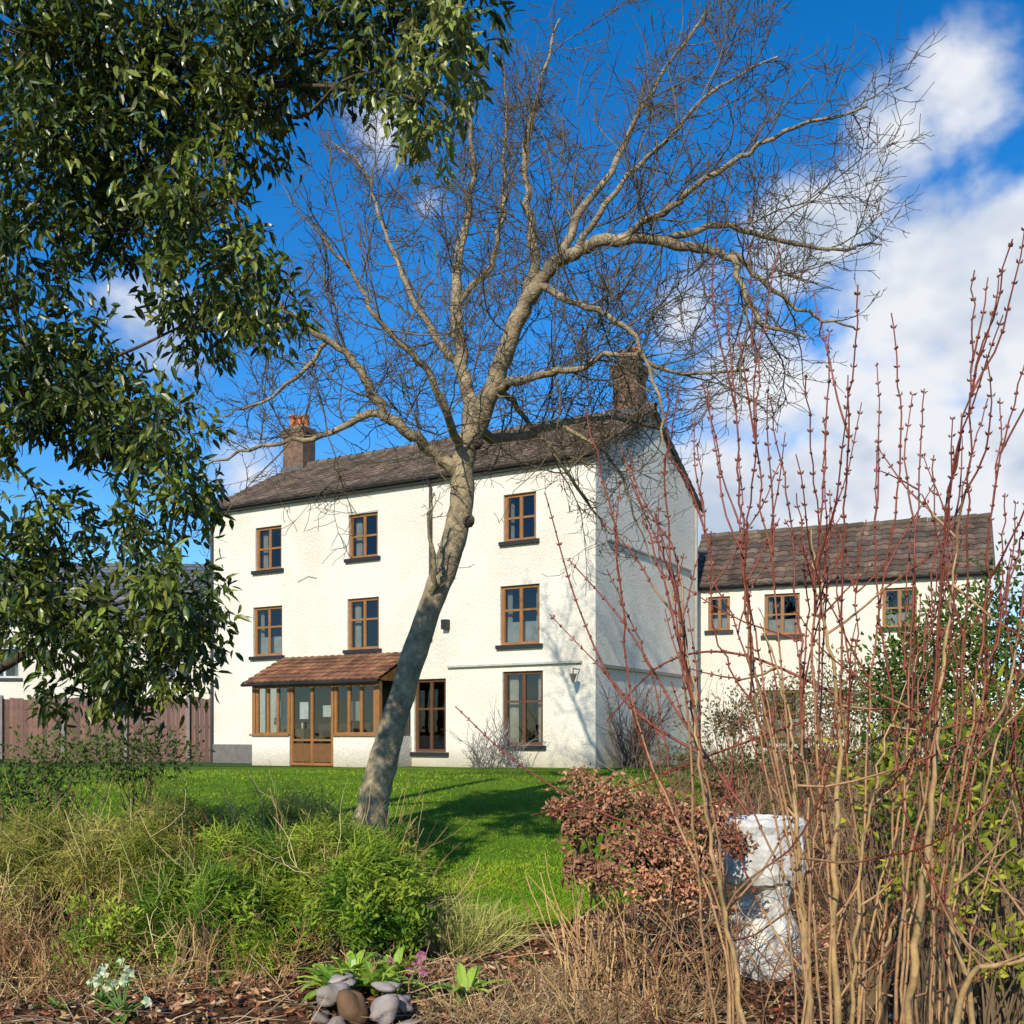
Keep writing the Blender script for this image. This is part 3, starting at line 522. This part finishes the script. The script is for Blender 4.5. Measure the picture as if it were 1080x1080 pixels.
thicket('twiggy_bare_shrub',[(-2.2,-.6,6.2,7.4,.25),(.2,3.6,5.2,7.0,.9),(2.6,5.2,7,9,1.4)],m_dry,[(.24,.13,.06),(.42,.27,.12),(.18,.07,.04),(.33,.2,.1)],24,1,.0026,.5)
thicket('brown_twig_shrub',[(1.6,4.6,10.5,13,1.25),(3.2,5.6,14,16,1.9)],m_dry,[(.2,.11,.06),(.3,.19,.11),(.14,.07,.05)],22,1,.004,.4)
thicket('tan_cane_clump',[(.35,.85,6.4,7.0,.85)],m_dry,[(.5,.32,.15),(.38,.22,.1)],170,1,.003,.28,.1,1)
thicket('wall_side_bare_shrub',[(-1.0,.2,25.0,25.4,1.3)],m_dry,[(.22,.20,.19),(.16,.14,.13)],90,1,.006,.35)
thicket('climbing_plant',[(2.7,3.2,25.2,25.9,2.0)],m_dry,[(.15,.10,.07),(.2,.13,.1)],150,1,.008,.22)
bush('laurel_hedge',[C(1000,690,12,70,70,1),C(1080,675,12.5,80,85,1),C(960,720,11.5,50,65,.8),C(1100,790,11,90,80,1),C(1010,790,11,70,60,1)],2600,.10,.045,(.02,.05,.01),(.14,.21,.03),mat=m_soft,dirup=.1,simple=True)
bush('yellow_leaved_shrub',[C(960,860,5.2,60,60,.5),C(1030,830,5.4,60,80,.5),C(1060,920,5,60,70,.5),C(930,800,5.8,50,45,.5),C(980,930,4.8,50,50,.4),C(1040,750,5.6,50,50,.5),C(1070,1010,4.6,50,50,.4)],2500,.085,.03,(.05,.10,.012),(.52,.49,.05),mat=m_soft,dirup=-.1,shell=.6)
bush('mixed_border_shrub',[C(770,760,18,45,30,1),C(820,745,17,55,38,1),C(890,735,16,60,48,1),C(720,800,18,50,16,.7),C(860,800,13,80,40,1),C(930,740,14,55,50,1),C(790,810,13,50,30,.8)],2200,.09,.035,(.06,.07,.02),(.28,.23,.09),dirup=.2,shell=.7,simple=True)
Hy=empty('dead_hydrangea'); A=Acc(); S2=Acc()
hh=[(590,855,6.6,22),(625,835,6.8,28),(655,850,6.5,30),(690,830,6.9,28),(720,850,6.6,30),(750,870,6.5,26),(610,880,6.4,22),(660,885,6.3,28),(700,890,6.3,30),(740,910,6.2,28),(640,915,6.2,22),(680,925,6.1,24),(715,935,6.2,22),(755,835,7,22),(600,905,6.3,16),(770,895,6.3,20),(640,865,6.7,26),(735,880,6.7,26),(690,912,6.5,26),(578,862,6.5,12)]
for (a,c,d,r) in hh:
    c0=P(a+R.normal()*8,c+R.normal()*8,d); rr=r/F*d*.95; n=280; u=norm(R.normal(size=(n,3)))*(R.random((n,1))**.4); lump=1+.28*np.sin(u[:,0]*5+a)*np.sin(u[:,2]*6+c)+.2*np.sin(u[:,1]*8+d*9); hb=R.uniform(.4,1.2)
    pos=c0+u*lump[:,None]*[rr*1.1,rr,rr*.75]
    leaves(A,pos,R.normal(size=(n,3))+u*.3,R.uniform(.02,.045,n),R.uniform(.015,.035,n),jit((.40,.20,.11),n,.35)*hb,.45)
    g=np.array([gp(665,6.8)+R.normal()*.25,6.7+R.normal()*.12,0.]); tube(S2,spline([g,(g+c0)/2+R.normal(size=3)*.05+[0,0,-.05],c0],5),np.linspace(.007,.004,11),4,(.34,.2,.1))
c0=P(675,890,6.6); n=600; g3=np.clip(R.normal(size=(n,3)),-1.4,1.4); pos=c0+g3*[.33,.2,.16]; leaves(A,pos,R.normal(size=(n,3))+[0,0,-.5],R.uniform(.04,.09,n),R.uniform(.02,.045,n),jit((.26,.12,.065),n,.35),.5)
A.build('flower_heads_and_leaves',m_dry,Hy); S2.build('stems',m_dry,Hy)
# ---------------------------------------------------------------- weathered white stone ornament
def lathe_sq(A,cx,cy,prof,col,sides=32,sq=4.,rough=.03,rot=.4):
    a=np.arange(sides)/sides*2*math.pi; k=(np.abs(np.cos(a))**sq+np.abs(np.sin(a))**sq)**(-1/sq)
    V=[]
    for i,(z,r,rx) in enumerate(prof):
        rr=r*k*(1+rough*R.normal(size=sides)); x=rr*np.cos(a)*rx; y=rr*np.sin(a); V.append(np.stack([cx+x*math.cos(rot)-y*math.sin(rot),cy+x*math.sin(rot)+y*math.cos(rot),np.full(sides,z)+.006*R.normal(size=sides)],1))
    V=np.concatenate(V); n=len(prof); i=np.arange(n-1)[:,None]*sides; j=np.arange(sides)[None]; kk=(j+1)%sides
    A.add(V,np.stack([i+j,i+kk,i+sides+kk,i+sides+j],-1).reshape(-1,4),col)
    A.add(np.vstack([V[-sides:],V[-sides:].mean(0)]),np.stack([np.arange(sides),(np.arange(sides)+1)%sides,np.full(sides,sides)],1),col)
A=Acc(); ox,oy=gp(805,7.2),7.2; W1=(.66,.64,.58)
lathe_sq(A,ox+.03,oy,[(-.05,.24,1),(.02,.25,1),(.10,.24,1.05),(.2,.22,1),(.3,.19,.95),(.38,.16,.9),(.46,.13,.9),(.52,.14,1),(.58,.15,1.05)],W1,36,2.6,.04)
lathe_sq(A,ox-.03,oy,[(.56,.12,1.2),(.60,.2,1.2),(.66,.225,1.2),(.74,.22,1.2),(.84,.225,1.15),(.93,.215,1.2),(.99,.23,1.2),(1.03,.22,1.2),(1.035,.17,1.2),(1.0,.15,1.2)],W1,36,5,.015)
for _ in range(12):
    an2=R.uniform(0,6.28); z=R.uniform(.05,.4); lathe_sq(A,ox+.03+.17*math.cos(an2),oy+.17*math.sin(an2),[(z-.06,.02,1),(z-.03,.065,1),(z,.08,1),(z+.05,.06,1),(z+.08,.01,1)],W1,14,2,.06)
A.build('weathered_stone_pedestal',m_stone)
def rock(A,c,r,col):
    nu,nv=18,12; th=np.linspace(0.02,math.pi-.02,nv)[:,None]; ph=(np.arange(nu)/nu*2*math.pi)[None]
    D=np.stack([np.sin(th)*np.cos(ph),np.sin(th)*np.sin(ph),np.cos(th)*np.ones_like(ph)],-1); k=R.uniform(-2.2,2.2,(4,3)); f=1+sum(.14*np.sin(D@k[i]*1.8+i) for i in range(4))
    V=(np.array(c)+D*f[...,None]*np.array(r)).reshape(-1,3); i=np.arange(nv-1)[:,None]*nu;j=np.arange(nu)[None];kk=(j+1)%nu
    A.add(V,np.stack([i+j,i+nu+j,i+nu+kk,i+kk],-1).reshape(-1,4),col)
A=Acc()
for (a,c,d,r,col) in [(350,1048,6.0,(.10,.10,.06),(.34,.29,.25)),(362,1032,6.2,(.08,.08,.03),(.38,.32,.28)),(403,1066,5.85,(.08,.1,.08),(.38,.32,.28)),(426,1058,6.0,(.055,.07,.05),(.32,.27,.24)),(338,1072,5.9,(.06,.08,.04),(.29,.24,.2)),(374,1062,5.85,(.08,.08,.10),(.17,.10,.055)),(408,1040,6.1,(.07,.07,.03),(.35,.3,.26)),(430,1082,5.8,(.06,.08,.03),(.3,.25,.2)),(355,1080,5.7,(.05,.05,.03),(.24,.19,.16))]: rock(A,P(a,c,d),r,col)
A.build('rock_pile',m_stone,None,True)
def rosette(name,items,col1,col2,Lm,wm,flowers=None,fc=(.7,.72,.5)):
    par=empty(name); A=Acc(); Fl=Acc()
    for (x,y,n,up) in items:
        g=float(gz(x,y)); a=R.random(n)*2*math.pi; el=R.uniform(.1,1.1,n); L=Lm*R.uniform(.6,1.1,n)
        for k in range(n):
            dv=np.array([math.cos(a[k])*math.cos(el[k]),math.sin(a[k])*math.cos(el[k]),math.sin(el[k])+up]); dv/=np.linalg.norm(dv); t=np.linspace(0,1,6); c=np.array([x,y,g])+np.outer(t*L[k],dv); c[:,2]-=.45*L[k]*t**2
            s=norm(np.cross(dv,[0,0,1])); w=wm*np.sin(math.pi*np.clip(t*.93+.07,0,1))**.7; V=np.concatenate([c-s*w[:,None]*.5+[0,0,.008],c,c+s*w[:,None]*.5+[0,0,.008]]); i=np.arange(5)[:,None]
            A.add(V,np.concatenate([i+np.array([[0,6,7,1]]),i+np.array([[6,12,13,7]])]),mixc(col1,col2,[R.random()])[0])
        if flowers:
            for _ in range(flowers):
                p=np.array([x,y,g])+[R.normal()*.09,R.normal()*.06,R.uniform(.12,.26)]
                tube(A,[[x,y,g],(p+[x,y,g])/2,p],[.005,.005,.004],4,(.2,.3,.08))
                q=np.arange(5)/5*6.28; face=norm(np.array([R.normal()*.5,-1,-.2])); s=norm(np.cross(face,[0,0,1])); u=np.cross(s,face)
                dd=np.cos(q)[:,None]*s+np.sin(q)[:,None]*u+face*.45; leaves(Fl,np.repeat(p[None],5,0),dd,.04,.038,jit(fc,5,.1),.1)
    A.build('leaves',m_leaf,par); 
    if Fl.V: Fl.build('flowers',m_soft,par)
rosette('white_hellebore',[(gp(130,6.0),6.0,26,.2),(gp(108,6.3),6.3,22,.3)],(.05,.13,.02),(.2,.34,.06),.2,.045,8,(.62,.66,.42))
rosette('pink_hellebore',[(gp(428,6.4),6.4,22,.2)],(.05,.13,.02),(.16,.3,.04),.22,.05,5,(.5,.16,.28))
rosette('broad_leaved_plant',[(gp(355,6.35),6.35,32,.5),(gp(395,6.4),6.4,32,.5),(gp(490,6.5),6.5,26,.2),(gp(370,6.6),6.6,28,.8),(gp(415,6.7),6.7,28,.7)],(.10,.25,.02),(.46,.60,.08),.40,.06)
rosette('small_green_plants',[(gp(230,6.6),6.6,14,.2),(gp(60,6.3),6.3,14,.2),(gp(290,6.9),6.9,16,.3),(gp(190,6.9),6.9,16,.3),(gp(560,7.6),7.6,14,.2)],(.06,.15,.02),(.24,.36,.05),.16,.03)
n=15000; x=R.uniform(-5,4.5,n); y=5+R.random(n)*4.6; A=Acc(); inl=(x>LX0(y))&(x<LX1(y))&(y>8.8); x=x[~inl];y=y[~inl];n=len(x)
cols=np.array([(.30,.12,.055),(.42,.24,.13),(.16,.08,.04),(.5,.35,.2),(.22,.08,.04)])[R.integers(0,5,n)]
d=R.normal(size=(n,3)); d[:,2]*=.3; leaves(A,np.stack([x,y,gz(x,y)+R.uniform(.005,.04,n)],1),d,R.uniform(.03,.085,n),R.uniform(.015,.045,n),jit((1,1,1),n,.2)*cols,.3)
A.build('leaf_litter',m_dry)
A=Acc()
for _ in range(1100):
    x=R.uniform(-4,4);y=R.uniform(5,8.8); d=R.normal(size=3); d[2]=abs(d[2])*.15; tube(A,crook([x,y,float(gz(x,y))+.02],d,R.uniform(.1,.6),5,.15,0),[.004,.004,.0035,.003,.003,.002],3,np.array((.38,.26,.15))*R.uniform(.4,1.5))
A.build('fallen_twigs',m_dry)
# ---------------------------------------------------------------- light, sky, camera
to=np.array([-.31,-.951,0]); el=math.radians(31); sd=Vector((to[0]*math.cos(el),to[1]*math.cos(el),math.sin(el)))
sun=bpy.data.lights.new('sun','SUN'); sun.energy=5; sun.angle=math.radians(.5); sun.color=(1,.92,.78); so=bpy.data.objects.new('sun',sun); scn.collection.objects.link(so); so.rotation_euler=(-sd).to_track_quat('-Z','Y').to_euler(); so.location=(-5,-10,20)
w=bpy.data.worlds.new('World'); scn.world=w; w.use_nodes=True; nt=w.node_tree; bg=nt.nodes['Background']; out=nt.nodes['World Output']
sky=nt.nodes.new('ShaderNodeTexSky'); sky.sky_type='NISHITA'; sky.sun_disc=False; sky.sun_elevation=el; sky.sun_rotation=math.atan2(to[0],to[1])%(2*math.pi); sky.air_density=.9; sky.dust_density=.1; sky.ozone_density=3
hs=nt.nodes.new('ShaderNodeHueSaturation'); hs.inputs['Hue'].default_value=.504; hs.inputs['Saturation'].default_value=1.38; hs.inputs['Value'].default_value=1.8; nt.links.new(sky.outputs[0],hs.inputs['Color']); nt.links.new(hs.outputs[0],bg.inputs[0]); bg.inputs[1].default_value=.1
tc=nt.nodes.new('ShaderNodeTexCoord'); g=tc.outputs['Generated']
blobs=[(1020,80,100,1),(950,135,75,.9),(905,200,60,.8),(1050,270,110,1.05),(950,330,120,1.05),(850,250,80,1),(1070,380,140,1.1),(800,420,120,1),(950,450,160,1.1),(1060,520,170,1.2),(720,330,75,.85),(760,520,130,1.1),(405,140,60,.85),(450,215,50,.5),(150,330,90,.75),(260,500,70,.7),(880,570,190,1.2)]
last=None
for (a,c,r,s) in blobs:
    dirv=norm(np.array([(a-540)/F,1,(HZ-c)/F])); dn=nt.nodes.new('ShaderNodeVectorMath'); dn.operation='DISTANCE'; nt.links.new(g,dn.inputs[0]); dn.inputs[1].default_value=dirv
    mr=nt.nodes.new('ShaderNodeMapRange'); mr.inputs[1].default_value=0; mr.inputs[2].default_value=r/F*1.15; mr.inputs[3].default_value=s; mr.inputs[4].default_value=0; nt.links.new(dn.outputs['Value'],mr.inputs[0])
    if last is None: last=mr.outputs[0]
    else:
        mm=nt.nodes.new('ShaderNodeMath'); mm.operation='MAXIMUM'; nt.links.new(last,mm.inputs[0]); nt.links.new(mr.outputs[0],mm.inputs[1]); last=mm.outputs[0]
mp=nt.nodes.new('ShaderNodeMapping'); mp.inputs['Scale'].default_value=(1,1,1.5); mp.inputs['Location'].default_value=(3.1,1.7,.4); nt.links.new(g,mp.inputs[0])
n1=noise(nt,5.5,5,.58,mp.outputs[0]); n1.inputs['Distortion'].default_value=.4
sm=nt.nodes.new('ShaderNodeMath'); sm.operation='MULTIPLY_ADD'; nt.links.new(last,sm.inputs[0]); sm.inputs[1].default_value=.62; nt.links.new(n1.outputs[0],sm.inputs[2])
mk=nt.nodes.new('ShaderNodeMapRange'); mk.interpolation_type='SMOOTHSTEP'; mk.inputs[1].default_value=.68; mk.inputs[2].default_value=.98; nt.links.new(sm.outputs[0],mk.inputs[0])
n2=noise(nt,9,3,.6,mp.outputs[0]); cr=ramp(nt,n2.outputs[0],[(.35,(.52,.62,.78)),(.6,(.90,.93,.98))])
bg2=nt.nodes.new('ShaderNodeBackground'); nt.links.new(cr.outputs[0],bg2.inputs[0]); bg2.inputs[1].default_value=.95
mx=nt.nodes.new('ShaderNodeMixShader'); nt.links.new(mk.outputs[0],mx.inputs[0]); nt.links.new(bg.outputs[0],mx.inputs[1]); nt.links.new(bg2.outputs[0],mx.inputs[2]); nt.links.new(mx.outputs[0],out.inputs[0])
cam=bpy.data.cameras.new('camera'); cam.sensor_width=36; cam.lens=36*F/1080; cam.shift_y=(HZ-540)/1080; cam.clip_end=3000; cam.clip_start=.05
co=bpy.data.objects.new('camera',cam); scn.collection.objects.link(co); co.location=(0,0,EYE); co.rotation_euler=(math.radians(90),0,0); scn.camera=co
scn.view_settings.view_transform='Standard'; scn.view_settings.look='None'; scn.view_settings.exposure=0
